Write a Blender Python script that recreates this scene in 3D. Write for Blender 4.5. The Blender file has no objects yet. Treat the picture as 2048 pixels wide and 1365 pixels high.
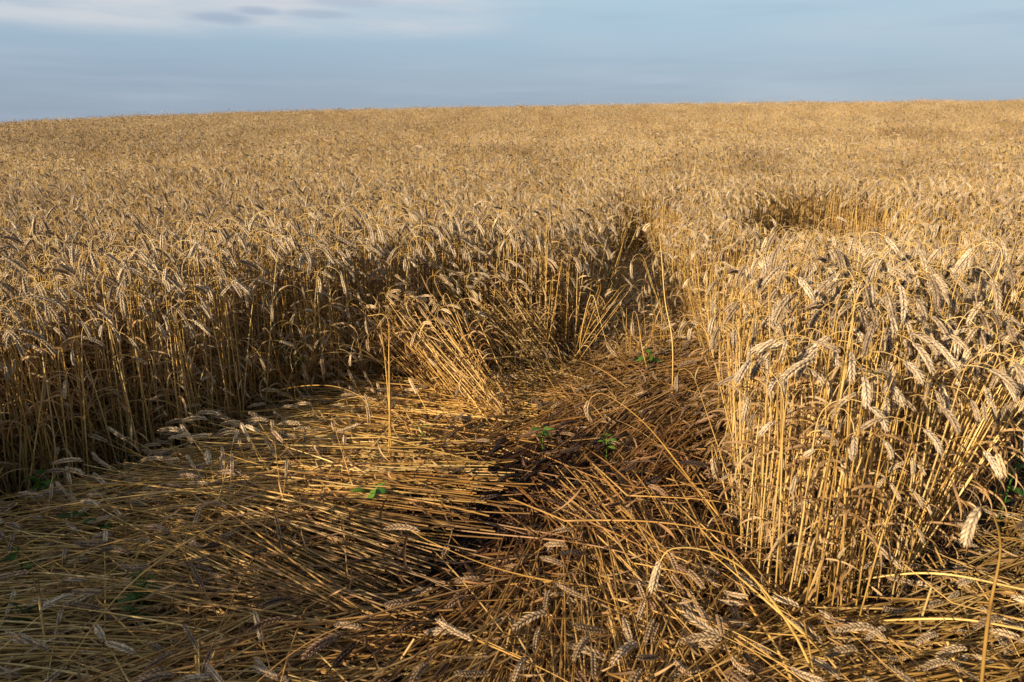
import bpy, math, random
import numpy as np
from mathutils import Vector, Matrix, Euler
R = math.radians
rng = np.random.default_rng(7)
random.seed(7)
scene = bpy.context.scene
COL = scene.collection

# ------------------------------------------------------------------ camera
F, CX, CY = 1400.0, 1024.0, 682.5          # the photograph's focal length and centre, in its own pixels
PITCH, H = R(16.4), 1.25
cam_d = bpy.data.cameras.new('camera')
cam = bpy.data.objects.new('camera', cam_d); COL.objects.link(cam)
cam.location = (0, 0, H); cam.rotation_euler = (math.pi/2 - PITCH, 0, 0)
cam_d.sensor_width = 36; cam_d.lens = F/2048*36; cam_d.clip_end = 2000; cam_d.clip_start = 0.02
cam_d.dof.use_dof = True; cam_d.dof.focus_distance = 3.6; cam_d.dof.aperture_fstop = 9.0
scene.camera = cam
FW = np.array((0, math.cos(PITCH), -math.sin(PITCH))); UP = np.array((0, math.sin(PITCH), math.cos(PITCH)))

# ------------------------------------------------------------------ sky, sun, exposure
SUN_EL, SUN_AZ = R(21), math.atan2(-0.745, -0.665)     # compass bearing from +y towards +x of where the sun stands
scene.view_settings.view_transform = 'Standard'; scene.view_settings.look = 'None'
scene.view_settings.exposure = 0.78; scene.view_settings.gamma = 1
w = bpy.data.worlds.new('World'); scene.world = w; w.use_nodes = True
nt = w.node_tree; N = nt.nodes; L = nt.links
bg = N['Background']; bg.inputs[1].default_value = 0.1
sky = N.new('ShaderNodeTexSky'); sky.sky_type = 'NISHITA'; sky.sun_disc = False
sky.sun_elevation = SUN_EL; sky.sun_rotation = SUN_AZ; sky.air_density = 1.2; sky.dust_density = 1.0
tc = N.new('ShaderNodeTexCoord'); sep = N.new('ShaderNodeSeparateXYZ'); L.new(tc.outputs['Generated'], sep.inputs[0])
def mth(op, a, b=None, clamp=False):
    n = N.new('ShaderNodeMath'); n.operation = op; n.use_clamp = clamp
    for i, x in enumerate((a, b)):
        if x is None: continue
        if isinstance(x, (int, float)): n.inputs[i].default_value = x
        else: L.new(x, n.inputs[i])
    return n.outputs[0]
def mixc(fac, a, b):
    n = N.new('ShaderNodeMix'); n.data_type = 'RGBA'
    if isinstance(fac, (int, float)): n.inputs[0].default_value = fac
    else: L.new(fac, n.inputs[0])
    for i, x in ((6, a), (7, b)):
        if isinstance(x, tuple): n.inputs[i].default_value = x + (1,)
        else: L.new(x, n.inputs[i])
    return n.outputs[2]
def skynoise(scale, sx, sz, detail, lo, hi, off):
    m = N.new('ShaderNodeMapping'); L.new(tc.outputs['Generated'], m.inputs[0])
    m.inputs['Scale'].default_value = (sx, sx, sz); m.inputs['Location'].default_value = off
    n = N.new('ShaderNodeTexNoise'); L.new(m.outputs[0], n.inputs[0])
    n.inputs['Scale'].default_value = scale; n.inputs['Detail'].default_value = detail; n.inputs['Roughness'].default_value = 0.55
    r = N.new('ShaderNodeMapRange'); r.interpolation_type = 'SMOOTHSTEP'; L.new(n.outputs[0], r.inputs[0])
    r.inputs[1].default_value = lo; r.inputs[2].default_value = hi
    return r.outputs[0]
# far hazy cloud deck over the horizon, thin veils above it
ramp = N.new('ShaderNodeValToRGB'); L.new(sep.outputs[2], ramp.inputs[0])
SKYC = [(0.0, (1.42, 1.98, 2.85)), (0.06, (1.55, 2.12, 3.02)), (0.11, (1.86, 2.6, 3.48)), (0.165, (2.3, 3.2, 3.95)), (0.30, (1.25, 1.75, 2.4)), (0.7, (0.6, 0.95, 1.6))]
while len(ramp.color_ramp.elements) < len(SKYC): ramp.color_ramp.elements.new(0.5)
for e, (p, c) in zip(ramp.color_ramp.elements, SKYC): e.position = p; e.color = c + (1,)
base = mixc(0.86, sky.outputs[0], ramp.outputs[0])
veil = mth('MULTIPLY', skynoise(2.6, 1, 9, 5, 0.42, 0.72, (0.3, 0.1, 0.2)), skynoise(1.4, 1, 5, 2, 0.35, 0.7, (2.1, 0, 0.4)))
c1 = mixc(mth('MULTIPLY', veil, 0.7), base, (3.2, 3.65, 4.1))
# bright cloud bank upper left of the view
up = N.new('ShaderNodeMapRange'); up.interpolation_type = 'SMOOTHSTEP'; L.new(mth('ADD', sep.outputs[2], mth('MULTIPLY', sep.outputs[0], -0.02)), up.inputs[0]); up.inputs[1].default_value = 0.115; up.inputs[2].default_value = 0.142
lf = N.new('ShaderNodeMapRange'); lf.interpolation_type = 'SMOOTHSTEP'; L.new(sep.outputs[0], lf.inputs[0]); lf.inputs[1].default_value = 0.06; lf.inputs[2].default_value = -0.14
bank = mth('MULTIPLY', mth('MULTIPLY', up.outputs[0], lf.outputs[0]), mth('ADD', mth('MULTIPLY', skynoise(5, 1, 8, 5, 0.3, 0.65, (0.7, 0.4, 0.1)), 0.65), 0.35))
c2 = mixc(mth('MULTIPLY', bank, 0.95), c1, (3.75, 3.9, 4.15))
dk = mth('MULTIPLY', skynoise(4.2, 1, 16, 4, 0.60, 0.72, (1.4, 0.9, 0.33)), mth('MULTIPLY', bank, 1.0))
c3 = mixc(mth('MULTIPLY', dk, 0.9), c2, (1.85, 2.4, 3.2))
lens = None
wob = mth('MULTIPLY', mth('SUBTRACT', skynoise(9, 1, 6, 4, 0.0, 1.0, (0.2, 0.6, 0.9)), 0.5), 0.9)
for (lx, ly, la, lb, ls) in ((452, 36, 62, 11, 1.0), (516, 24, 44, 8, .9), (632, 29, 62, 8, .75), (690, 2, 70, 10, .6), (420, 30, 40, 5, .6)):
    d = FW + np.array((1., 0, 0))*(lx-CX)/F + UP*(CY-ly)/F; d = d/np.linalg.norm(d)
    ex = mth('DIVIDE', mth('SUBTRACT', sep.outputs[0], float(d[0])), la/F*.92); ez = mth('DIVIDE', mth('SUBTRACT', sep.outputs[2], float(d[2])), lb/F*.95)
    rr_ = mth('ADD', mth('SQRT', mth('ADD', mth('MULTIPLY', ex, ex), mth('MULTIPLY', ez, ez))), wob)
    mr = N.new('ShaderNodeMapRange'); mr.interpolation_type = 'SMOOTHSTEP'; L.new(rr_, mr.inputs[0]); mr.inputs[1].default_value = 1.35; mr.inputs[2].default_value = .35; mr.inputs[3].default_value = 0; mr.inputs[4].default_value = ls
    lens = mr.outputs[0] if lens is None else mth('MAXIMUM', lens, mr.outputs[0])
c4 = mixc(mth('MULTIPLY', lens, .8), c3, (1.95, 2.5, 3.3))
wisp = mth('MULTIPLY', skynoise(3.2, 1, 13, 6, 0.45, 0.75, (0.9, 0.2, 0.5)), 0.30)
c5 = mixc(wisp, c4, (2.75, 3.25, 3.9))
wisp2 = mth('MULTIPLY', skynoise(2.4, 1, 15, 5, 0.5, 0.75, (1.9, 1.2, 0.15)), 0.24)
c6 = mixc(wisp2, c5, (1.5, 2.02, 2.8))
L.new(c6, bg.inputs[0])

sd = bpy.data.lights.new('sun', 'SUN'); sd.energy = 5.0; sd.angle = R(0.6); sd.color = (1.0, 0.85, 0.62)
sun = bpy.data.objects.new('sun', sd); COL.objects.link(sun)
sv = Vector((math.sin(SUN_AZ)*math.cos(SUN_EL), math.cos(SUN_AZ)*math.cos(SUN_EL), math.sin(SUN_EL)))
sun.rotation_euler = sv.to_track_quat('Z', 'Y').to_euler(); sun.location = sv*30

# ------------------------------------------------------------------ picture <-> place
CAM = np.array((0, 0, H))
def ray(px, py): return FW + np.array((1., 0, 0))*(px-CX)/F + UP*(CY-py)/F
def ground(px, py, z=0.0):
    d = ray(px, py); return CAM + d*((z-H)/d[2])
def at_depth(px, py, y):
    d = ray(px, py); return CAM + d*(y/d[1])
def project(p):
    q = np.asarray(p, float) - CAM; z = q @ FW
    return CX + F*q[..., 0]/z, CY - F*(q @ UP)/z, z
def sstep(a, b, x): t = np.clip((x-a)/(b-a), 0, 1); return t*t*(3-2*t)

def terrain(x, y):
    x = np.asarray(x, float); y = np.asarray(y, float)
    s = np.maximum(y-7.0, 0)
    rise = 0.0600*(np.sqrt(s*s+16)-4)
    rise = np.where(y > 44, rise - 0.0016*(y-44)**2, rise)
    tilt = (0.0165*x - 0.00016*x*x)*sstep(6, 40, y)
    tilt = tilt - 0.0008*np.minimum(x+14, 0)**2*sstep(8, 35, y)
    return rise + tilt + 0.03*np.sin(x*0.31+1)*np.sin(y*0.23)*sstep(5, 12, y)

# ------------------------------------------------------------------ properties
def tag(o, label=None, cat=None, group=None, kind=None):
    for k, v in (('label', label), ('category', cat), ('group', group), ('kind', kind)):
        if v: o[k] = v
    return o

# ------------------------------------------------------------------ materials
def straw_mat(name, dark, mid, pale, rough, noise_scale, translucent=0.0, coat=0.0):
    m = bpy.data.materials.new(name); m.use_nodes = True
    n = m.node_tree.nodes; l = m.node_tree.links; p = n['Principled BSDF']
    oi = n.new('ShaderNodeObjectInfo'); geo = n.new('ShaderNodeTexCoord')
    nz = n.new('ShaderNodeTexNoise'); nz.inputs['Scale'].default_value = noise_scale; nz.inputs['Detail'].default_value = 4
    l.new(geo.outputs['Object'], nz.inputs[0])
    add = n.new('ShaderNodeMath'); add.operation = 'MULTIPLY_ADD'; l.new(nz.outputs[0], add.inputs[0]); add.inputs[1].default_value = 0.9
    sh = n.new('ShaderNodeMath'); sh.operation = 'MULTIPLY_ADD'; l.new(oi.outputs['Random'], sh.inputs[0]); sh.inputs[1].default_value = 0.75; sh.inputs[2].default_value = -0.33
    l.new(sh.outputs[0], add.inputs[2])
    r = n.new('ShaderNodeValToRGB'); l.new(add.outputs[0], r.inputs[0])
    r.color_ramp.elements[0].position = 0.12; r.color_ramp.elements[0].color = dark + (1,)
    r.color_ramp.elements[1].position = 0.88; r.color_ramp.elements[1].color = pale + (1,)
    e = r.color_ramp.elements.new(0.5); e.color = mid + (1,)
    def mul(a, b):
        x = n.new('ShaderNodeMix'); x.data_type = 'RGBA'; x.blend_type = 'MULTIPLY'; x.inputs[0].default_value = 1
        l.new(a, x.inputs[6]); l.new(b, x.inputs[7]); return x.outputs[2]
    ti = n.new('ShaderNodeAttribute'); ti.attribute_type = 'INSTANCER'; ti.attribute_name = 'tint'
    va = n.new('ShaderNodeAttribute'); va.attribute_type = 'GEOMETRY'; va.attribute_name = 'tone'
    c = mul(mul(r.outputs[0], ti.outputs['Color']), va.outputs['Color'])
    l.new(c, p.inputs['Base Color'])
    p.inputs['Roughness'].default_value = rough; p.inputs['Specular IOR Level'].default_value = 0.35
    if translucent:
        t = n.new('ShaderNodeBsdfTranslucent'); l.new(c, t.inputs[0])
        mx = n.new('ShaderNodeMixShader'); mx.inputs[0].default_value = translucent
        l.new(p.outputs[0], mx.inputs[1]); l.new(t.outputs[0], mx.inputs[2]); l.new(mx.outputs[0], n['Material Output'].inputs[0])
    return m
M_STEM = straw_mat('straw_stem', (0.29, 0.170, 0.045), (0.50, 0.315, 0.09), (0.63, 0.46, 0.20), 0.42, 9.0)
M_EAR = straw_mat('wheat_ear', (0.29, 0.205, 0.125), (0.50, 0.375, 0.235), (0.66, 0.525, 0.36), 0.6, 30.0)
M_LEAF = straw_mat('dry_leaf', (0.22, 0.12, 0.05), (0.40, 0.24, 0.10), (0.55, 0.40, 0.22), 0.65, 20.0, 0.25)
M_GREEN = straw_mat('weed_leaf', (0.035, 0.085, 0.015), (0.07, 0.16, 0.025), (0.12, 0.24, 0.04), 0.5, 18.0, 0.35)
MATS = [M_STEM, M_EAR, M_LEAF, M_GREEN]

# ------------------------------------------------------------------ geometry helpers
class Geo:
    def __init__(s): s.v = []; s.f = []; s.t = []; s.m = []; s.n = 0
    def add(s, v, f, tone, mat):
        v = np.asarray(v, float); o = s.n
        s.v.append(v); s.n += len(v)
        s.t.append(np.broadcast_to(np.asarray(tone, float), (len(v),)).copy())
        s.f += [tuple(i+o for i in q) for q in f]; s.m += [mat]*len(f)
        return s
    def merge(s, g, mat4=None):
        for v, t in zip(g.v, g.t):
            if mat4 is not None: v = v @ mat4[:3, :3].T + mat4[:3, 3]
            s.v.append(v); s.t.append(t)
        s.f += [tuple(i+s.n for i in q) for q in g.f]; s.m += g.m; s.n += g.n
        return s
    def mesh(s, name):
        me = bpy.data.meshes.new(name)
        me.from_pydata(np.concatenate(s.v).tolist(), [], s.f)
        fill(me, np.concatenate(s.t), s.m)
        return me
def fill(me, tone, mats):
    used = sorted(set(mats)) or [0]
    for k in used: me.materials.append(MATS[k])
    lut = {k: i for i, k in enumerate(used)}
    me.polygons.foreach_set('material_index', [lut[k] for k in mats])
    me.polygons.foreach_set('use_smooth', [True]*len(me.polygons))
    a = me.attributes.new('tone', 'FLOAT', 'POINT'); a.data.foreach_set('value', np.asarray(tone, np.float32))

def frames(p):
    t = np.gradient(p, axis=0); t /= np.linalg.norm(t, axis=1)[:, None]+1e-12
    a = np.array((0, 1., 0)) if abs(t[0][1]) < 0.9 else np.array((1., 0, 0))
    u = np.zeros_like(p); x = a - t[0]*(a @ t[0]); u[0] = x/np.linalg.norm(x)
    for i in range(1, len(p)):
        x = u[i-1] - t[i]*(u[i-1] @ t[i]); u[i] = x/(np.linalg.norm(x)+1e-12)
    return t, u, np.cross(t, u)
def resample(p, n):
    d = np.r_[0, np.cumsum(np.linalg.norm(np.diff(p, axis=0), axis=1))]
    s = np.linspace(0, d[-1], n)
    return np.stack([np.interp(s, d, p[:, k]) for k in range(3)], 1)
def tube(g, p, rad, sides, tone, mat):
    t, u, b = frames(p); n = len(p)
    a = np.arange(sides)*2*math.pi/sides
    rad = np.broadcast_to(np.asarray(rad, float), (n,))
    v = p[:, None, :] + rad[:, None, None]*(np.cos(a)[None, :, None]*u[:, None, :] + np.sin(a)[None, :, None]*b[:, None, :])
    f = [(i*sides+k, i*sides+(k+1) % sides, (i+1)*sides+(k+1) % sides, (i+1)*sides+k) for i in range(n-1) for k in range(sides)]
    tone = np.repeat(np.broadcast_to(np.asarray(tone, float), (n,)), sides)
    g.add(v.reshape(-1, 3), f, tone, mat)
def ribbon(g, p, width, twist, tone, mat, cup=0.25):
    t, u, b = frames(p); n = len(p)
    tw = np.linspace(0, twist, n) if np.isscalar(twist) else twist
    lat = np.cos(tw)[:, None]*u + np.sin(tw)[:, None]*b
    nrm = -np.sin(tw)[:, None]*u + np.cos(tw)[:, None]*b
    width = np.broadcast_to(np.asarray(width, float), (n,))[:, None]
    v = np.stack([p-lat*width/2, p+nrm*width*cup, p+lat*width/2], 1).reshape(-1, 3)
    f = [(i*3+k, i*3+k+1, i*3+k+4, i*3+k+3) for i in range(n-1) for k in (0, 1)]
    g.add(v, f, tone, mat)

FLO = {0: (6, [(0, .35), (.22, .85), (.5, 1), (.78, .62), (1, .16), (1.35, .02)]),
       1: (4, [(0, .4), (.45, 1.0), (1.15, .03)]),
       2: (3, [(0, .5), (.45, 1.15), (1.1, .03)])}
def make_ear(g, p, lod, r, width=0.0165, twist=None):
    """ear of wheat along the centreline p: two rows of overlapping spikelets"""
    length = np.linalg.norm(np.diff(p, axis=0), axis=1).sum()
    ns = int(round(length/(.40*width))) if lod < 2 else int(round(length/(.55*width)))
    q = resample(p, ns+3); t, u, b = frames(q)
    ang = r.uniform(0, math.pi) if twist is None else twist
    tw = ang + np.linspace(0, r.uniform(-.5, .5), len(q))
    lat = np.cos(tw)[:, None]*u + np.sin(tw)[:, None]*b; nor = np.cross(t, lat)
    tube(g, resample(p, 6), 0.0014, 4, 0.6, 1)
    sides, prof = FLO[lod]
    a = np.arange(sides)*2*math.pi/sides; ca, sa = np.cos(a), np.sin(a)
    nr = len(prof)
    faces = [(i*sides+k, i*sides+(k+1) % sides, (i+1)*sides+(k+1) % sides, (i+1)*sides+k) for i in range(nr-1) for k in range(sides)]
    V, Fc, T = [], [], []
    for i in range(ns+1):
        s = i/ns
        size = (0.72 + 0.55*math.sin(math.pi*min(1, s*0.85+0.12))) * (1 if s < .93 else .8)
        side = 1 if i % 2 else -1
        for m in ((-1, 1) if lod < 2 else (0,)):
            ax = t[i] + lat[i]*side*r.uniform(.27, .43) + nor[i]*m*r.uniform(.14, .30)
            if i == ns: ax = t[i] + nor[i]*m*.25
            ax /= np.linalg.norm(ax)
            e1 = nor[i] - ax*(nor[i] @ ax); e1 /= np.linalg.norm(e1); e2 = np.cross(ax, e1)
            o = q[i] + lat[i]*side*0.0022*width/.024 + nor[i]*m*0.0034*width/.024
            ln = 0.0205*size*width/.024*r.uniform(.9, 1.12) * (1.0 if lod < 2 else 1.15); rd = 0.0049*size*width/.024 * (1 if lod < 2 else 1.6)
            tn = r.uniform(.66, 1.22)
            for (h, rr) in prof:
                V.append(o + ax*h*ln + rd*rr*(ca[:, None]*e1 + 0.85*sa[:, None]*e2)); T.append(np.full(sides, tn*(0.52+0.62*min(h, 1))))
            Fc += [tuple(x+len(V)*sides-nr*sides for x in fc) for fc in faces]
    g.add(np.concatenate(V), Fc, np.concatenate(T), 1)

def centreline(r, length, ear_len, lean, bend, bstart, earbend, n=30, wob=0.02, ne=9):
    """a stalk standing at the origin that nods over towards +x; returns stem points, ear points"""
    s = np.linspace(0, 1, n)
    th = lean + bend*sstep(bstart, 1.02, s)**1.15 + wob*np.sin(s*7+r.uniform(0, 6))
    se = np.linspace(0, 1, ne)[1:]
    the = th[-1] + earbend*se
    ph = wob*1.5*np.sin(s*4+r.uniform(0, 6)) + r.uniform(-.25, .25)*s**3
    phe = np.full(len(se), ph[-1])
    th = np.r_[th, the]; ph = np.r_[ph, phe]; ds = np.r_[np.full(n-1, length/(n-1)), np.full(ne-1, ear_len/(ne-1))]
    d = np.stack([np.sin(th)*np.cos(ph), np.sin(th)*np.sin(ph), np.cos(th)], 1)
    dm = (d[1:]+d[:-1])/2
    p = np.r_[[np.zeros(3)], np.cumsum(dm*ds[:, None], axis=0)]
    return p[:n], p[n-1:]
def make_stem(g, p, r, rad=0.0034, sides=5):
    n = len(p); s = np.linspace(0, 1, n)
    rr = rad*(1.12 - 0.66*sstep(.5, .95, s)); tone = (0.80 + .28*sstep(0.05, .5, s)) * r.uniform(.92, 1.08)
    tone = np.broadcast_to(tone, (n,)).copy()
    for k in r.choice(np.arange(3, max(5, int(n*.7))), 2, replace=False):
        rr[k] *= 1.28; tone[k] *= .62
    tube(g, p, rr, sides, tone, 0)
def make_leaf(g, p, r, k, big=1.0):
    """one dried blade hanging off the stem at point k"""
    t = p[min(k+1, len(p)-1)] - p[k-1]; t /= np.linalg.norm(t)
    a = r.uniform(0, 2*math.pi); out = np.array((math.cos(a), math.sin(a), 0)); out -= t*(out @ t); out /= np.linalg.norm(out)+1e-9
    n = 11; ln = r.uniform(.10, .22)*big; s = np.linspace(0, 1, n)
    el = r.uniform(.5, 1.2) - (r.uniform(1.5, 3.2) if big > .9 else r.uniform(.2, 1.3))*s; curl = r.uniform(-1.6, 1.6)*s*s*(1 if big > .9 else .6)
    side = np.cross(t, out)
    d = np.cos(el)[:, None]*(np.cos(curl)[:, None]*out+np.sin(curl)[:, None]*side) + np.sin(el)[:, None]*t
    q = p[k] + np.r_[[np.zeros(3)], np.cumsum(d[:-1]*ln/(n-1), axis=0)]
    wd = r.uniform(.004, .0075)*np.sin(np.clip(s*.93+.1, 0, 1)*math.pi)**.6 + .0008
    ribbon(g, q, wd, r.uniform(-5, 5), r.uniform(.8, 1.15), 2, r.uniform(-.45, .45))

def plant(r, lod=0, kind='standing'):
    """parts of one wheat stalk: stem, ear, list of leaves"""
    if kind == 'standing':
        p, e = centreline(r, r.uniform(.70, .86), r.uniform(.058, .090), r.uniform(.0, .08), R(np.clip(r.normal(135, 25), 55, 165)), r.uniform(.75, .86), R(r.uniform(8, 44)), n=(34 if lod == 0 else 24 if lod == 1 else 16))
    elif kind == 'flat':       # lies along +x, a little bowed, its ear drooping to the ground
        p, e = centreline(r, r.uniform(.62, .90), r.uniform(.062, .092), R(r.uniform(-3, 3)), R(r.uniform(-18, 34)), r.uniform(.2, .8), R(r.uniform(-30, 45)), n=24, wob=.035)
        p, e = [np.stack([q[:, 2], q[:, 1], -q[:, 0]], 1) for q in (p, e)]
        if r.random() < .22:      # snapped or creased at a node
            k = int(r.integers(6, 20)); a = r.uniform(.35, 1.3)*r.choice((-1, 1)); b_ = r.uniform(-.1, .10); c0 = p[k].copy(); cc, ss = math.cos(a), math.sin(a)
            for q in (p[k:], e):
                d = q - c0; q[:, 0] = c0[0]+d[:, 0]*cc-d[:, 1]*ss; q[:, 1] = c0[1]+d[:, 0]*ss+d[:, 1]*cc; q[:, 2] += b_*np.hypot(d[:, 0], d[:, 1])*.5
        bow = r.uniform(-.07, .07)
        for q in (p, e): q[:, 1] += bow*(q[:, 0])**2*2; q[:, 2] = np.maximum(q[:, 2], -.05) + .05*np.sin(np.clip(q[:, 0], 0, .9)*3.4)*r.uniform(.0, .7)
    gs, ge = Geo(), Geo()
    make_stem(gs, p, r, rad=((0.0022 if kind == 'flat' else .00215) if lod < 2 else .0028), sides=(5 if lod == 0 else 4 if lod == 1 else 3))
    make_ear(ge, e, lod, r, r.uniform(.0108, .0140) if lod < 2 else .014)
    lv = []
    for _ in range(2 if kind == 'flat' else {0: 5, 1: 3, 2: 1}[lod]):
        if r.random() < .8:
            g = Geo(); make_leaf(g, p, r, int(r.integers(2, max(3, int(len(p)*.72)))), .7 if kind == 'flat' else 1); lv.append(g)
    return gs, ge, lv
def joined(parts):
    g = Geo(); g.merge(parts[0]); g.merge(parts[1])
    for x in parts[2]: g.merge(x)
    return g

# ------------------------------------------------------------------ one object that scatters its own variants (for stuff)
def scatter(name, sets):
    """sets: list of (variants [Geo], pos Nx3, euler Nx3, scale N, tint Nx3); everything lives in ONE object"""
    g = Geo(); vid = []
    for si, (vs, *_r) in enumerate(sets):
        for k, x in enumerate(vs): g.merge(x); vid.append(np.full(x.n, si*100+k, np.int32))
    nv = g.n; P = [np.concatenate(g.v)]; rot = [np.zeros((nv, 3))]; scl = [np.ones(nv)]; tnt = [np.ones((nv, 3))]; pick = [np.zeros(nv, np.int32)]
    for si, (vs, pos, eul, sc, ti) in enumerate(sets):
        n = len(pos); P.append(np.asarray(pos)); rot.append(np.asarray(eul)); scl.append(np.asarray(sc)); tnt.append(np.asarray(ti))
        pick.append(rng.integers(0, len(vs), n).astype(np.int32)); vid.append(np.full(n, -1-si, np.int32))
    cat = lambda x: np.concatenate(x)
    P = cat(P); me = bpy.data.meshes.new(name)
    nf = len(g.f)
    me.vertices.add(len(P)); me.vertices.foreach_set('co', P.astype(np.float32).ravel())
    sizes = np.fromiter((len(q) for q in g.f), np.int32, nf); flat = np.fromiter((i for q in g.f for i in q), np.int32)
    me.loops.add(len(flat)); me.loops.foreach_set('vertex_index', flat)
    me.polygons.add(nf); me.polygons.foreach_set('loop_start', np.r_[0, np.cumsum(sizes)[:-1]].astype(np.int32))
    me.update(calc_edges=True)
    fill(me, np.r_[cat(g.t), np.ones(len(P)-nv)], g.m)
    me.validate()
    for nm, ty, arr, key in (('vid', 'INT', cat(vid), 'value'), ('pick', 'INT', cat(pick), 'value'), ('rot', 'FLOAT_VECTOR', cat(rot).astype(np.float32), 'vector'), ('scl', 'FLOAT', cat(scl).astype(np.float32), 'value'), ('tint', 'FLOAT_VECTOR', cat(tnt).astype(np.float32), 'vector')):
        me.attributes.new(nm, ty, 'POINT').data.foreach_set(key, np.ascontiguousarray(arr).ravel())
    o = bpy.data.objects.new(name, me); COL.objects.link(o)
    ng = bpy.data.node_groups.new(name, 'GeometryNodeTree')
    ng.interface.new_socket('Geometry', in_out='INPUT', socket_type='NodeSocketGeometry'); ng.interface.new_socket('Geometry', in_out='OUTPUT', socket_type='NodeSocketGeometry')
    A = lambda t: ng.nodes.new(t); K = ng.links.new
    gi, go = A('NodeGroupInput'), A('NodeGroupOutput'); J = A('GeometryNodeJoinGeometry')
    def attr(nm, ty):
        n = A('GeometryNodeInputNamedAttribute'); n.data_type = ty; n.inputs[0].default_value = nm; return n.outputs[0]
    v = attr('vid', 'INT')
    def only(k):
        c = A('FunctionNodeCompare'); c.data_type = 'INT'; c.operation = 'EQUAL'; K(v, c.inputs[2]); c.inputs[3].default_value = k
        sp = A('GeometryNodeSeparateGeometry'); sp.domain = 'POINT'; K(gi.outputs[0], sp.inputs[0]); K(c.outputs[0], sp.inputs[1]); return sp.outputs[0]
    for si, (vs, *_r) in enumerate(sets):
        gt = A('GeometryNodeGeometryToInstance')
        for k in range(len(vs)): K(only(si*100+k), gt.inputs[0])
        ip = A('GeometryNodeInstanceOnPoints'); K(only(-1-si), ip.inputs['Points']); K(gt.outputs[0], ip.inputs['Instance'])
        ip.inputs['Pick Instance'].default_value = True; K(attr('pick', 'INT'), ip.inputs['Instance Index'])
        er = A('FunctionNodeEulerToRotation'); K(attr('rot', 'FLOAT_VECTOR'), er.inputs[0]); K(er.outputs[0], ip.inputs['Rotation'])
        K(attr('scl', 'FLOAT'), ip.inputs['Scale']); K(ip.outputs[0], J.inputs[0])
    K(J.outputs[0], go.inputs[0])
    md = o.modifiers.new('scatter', 'NODES'); md.node_group = ng
    return o

# ------------------------------------------------------------------ ground
def make_ground():
    nx, ny = 150, 190
    xs = np.sign(np.linspace(-1, 1, nx))*np.abs(np.linspace(-1, 1, nx))**2.2*320; ys = np.linspace(0, 1, ny)**2.3*360-6
    X, Y = np.meshgrid(xs, ys); Z = terrain(np.clip(X, -90, 90), np.minimum(Y, 70))
    Z = Z - 0.0
    near = 0.012*np.sin(X*9+np.sin(Y*7))*np.sin(Y*11) * (np.hypot(X, Y) < 7)
    g = np.stack([X, Y, Z+near], -1).reshape(-1, 3)
    f = [(j*nx+i, j*nx+i+1, (j+1)*nx+i+1, (j+1)*nx+i) for j in range(ny-1) for i in range(nx-1)]
    me = bpy.data.meshes.new('ground'); me.from_pydata(g.tolist(), [], f)
    m = bpy.data.materials.new('soil'); m.use_nodes = True; n = m.node_tree.nodes; l = m.node_tree.links; p = n['Principled BSDF']
    t = n.new('ShaderNodeTexCoord'); a = n.new('ShaderNodeTexNoise'); a.inputs['Scale'].default_value = 45; a.inputs['Detail'].default_value = 8; l.new(t.outputs['Object'], a.inputs[0])
    r = n.new('ShaderNodeValToRGB'); l.new(a.outputs[0], r.inputs[0])
    r.color_ramp.elements[0].position = .35; r.color_ramp.elements[0].color = (.012, .008, .006, 1); r.color_ramp.elements[1].position = .72; r.color_ramp.elements[1].color = (.05, .033, .024, 1)
    l.new(r.outputs[0], p.inputs['Base Color']); p.inputs['Roughness'].default_value = .9
    b = n.new('ShaderNodeBump'); b.inputs['Strength'].default_value = .9; b.inputs['Distance'].default_value = .02; l.new(a.outputs[0], b.inputs['Height']); l.new(b.outputs[0], p.inputs['Normal'])
    me.materials.append(m); me.polygons.foreach_set('use_smooth', [True]*len(me.polygons))
    o = bpy.data.objects.new('ground', me); COL.objects.link(o)
    tag(o, 'dark crumbly field soil under the wheat, rising to the horizon', 'ground', kind='structure')
make_ground()

# ------------------------------------------------------------------ where wheat stands and where it lies
def G(px, py): return ground(px, py)[:2]
TRAMPLED = np.array([(-1.7, -1.6), (-1.62, 0.1), (-1.74, .95), (-1.92, 1.35), (-1.86, 1.85)] + [tuple(G(*q)) for q in (
    (0, 1045), (150, 990), (300, 945), (480, 882), (560, 828), (700, 798), (850, 757), (1000, 742), (1130, 742), (1158, 690), (1172, 620), (1188, 580), (1204, 548), (1240, 530),
    (1296, 530), (1322, 550), (1338, 590), (1356, 640), (1396, 668), (1475, 682), (1535, 722), (1522, 790), (1466, 828), (1452, 872), (1452, 950), (1472, 1080), (1498, 1195), (1550, 1275), (1690, 1290), (1800, 1240), (1852, 1130), (1865, 1010), (1885, 930), (1945, 872), (2050, 842), (2200, 850))] + [(2.6, 1.2), (2.3, -1.6)])
def inside(P, poly):
    x, y = P[:, 0], P[:, 1]; r = np.zeros(len(P), bool); n = len(poly)
    for i in range(n):
        (x0, y0), (x1, y1) = poly[i], poly[(i+1) % n]
        c = (y0 > y) != (y1 > y)
        with np.errstate(divide='ignore', invalid='ignore'): r ^= c & (x < (x1-x0)*(y-y0)/(y1-y0)+x0)
    return r
def edge_dist(P, poly):
    d = np.full(len(P), 1e9)
    for i in range(len(poly)):
        a = poly[i]; b = poly[(i+1) % len(poly)]; ab = b-a
        t = np.clip(((P-a) @ ab)/(ab @ ab), 0, 1); d = np.minimum(d, np.linalg.norm(P-(a+t[:, None]*ab), axis=1))
    return d
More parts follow.
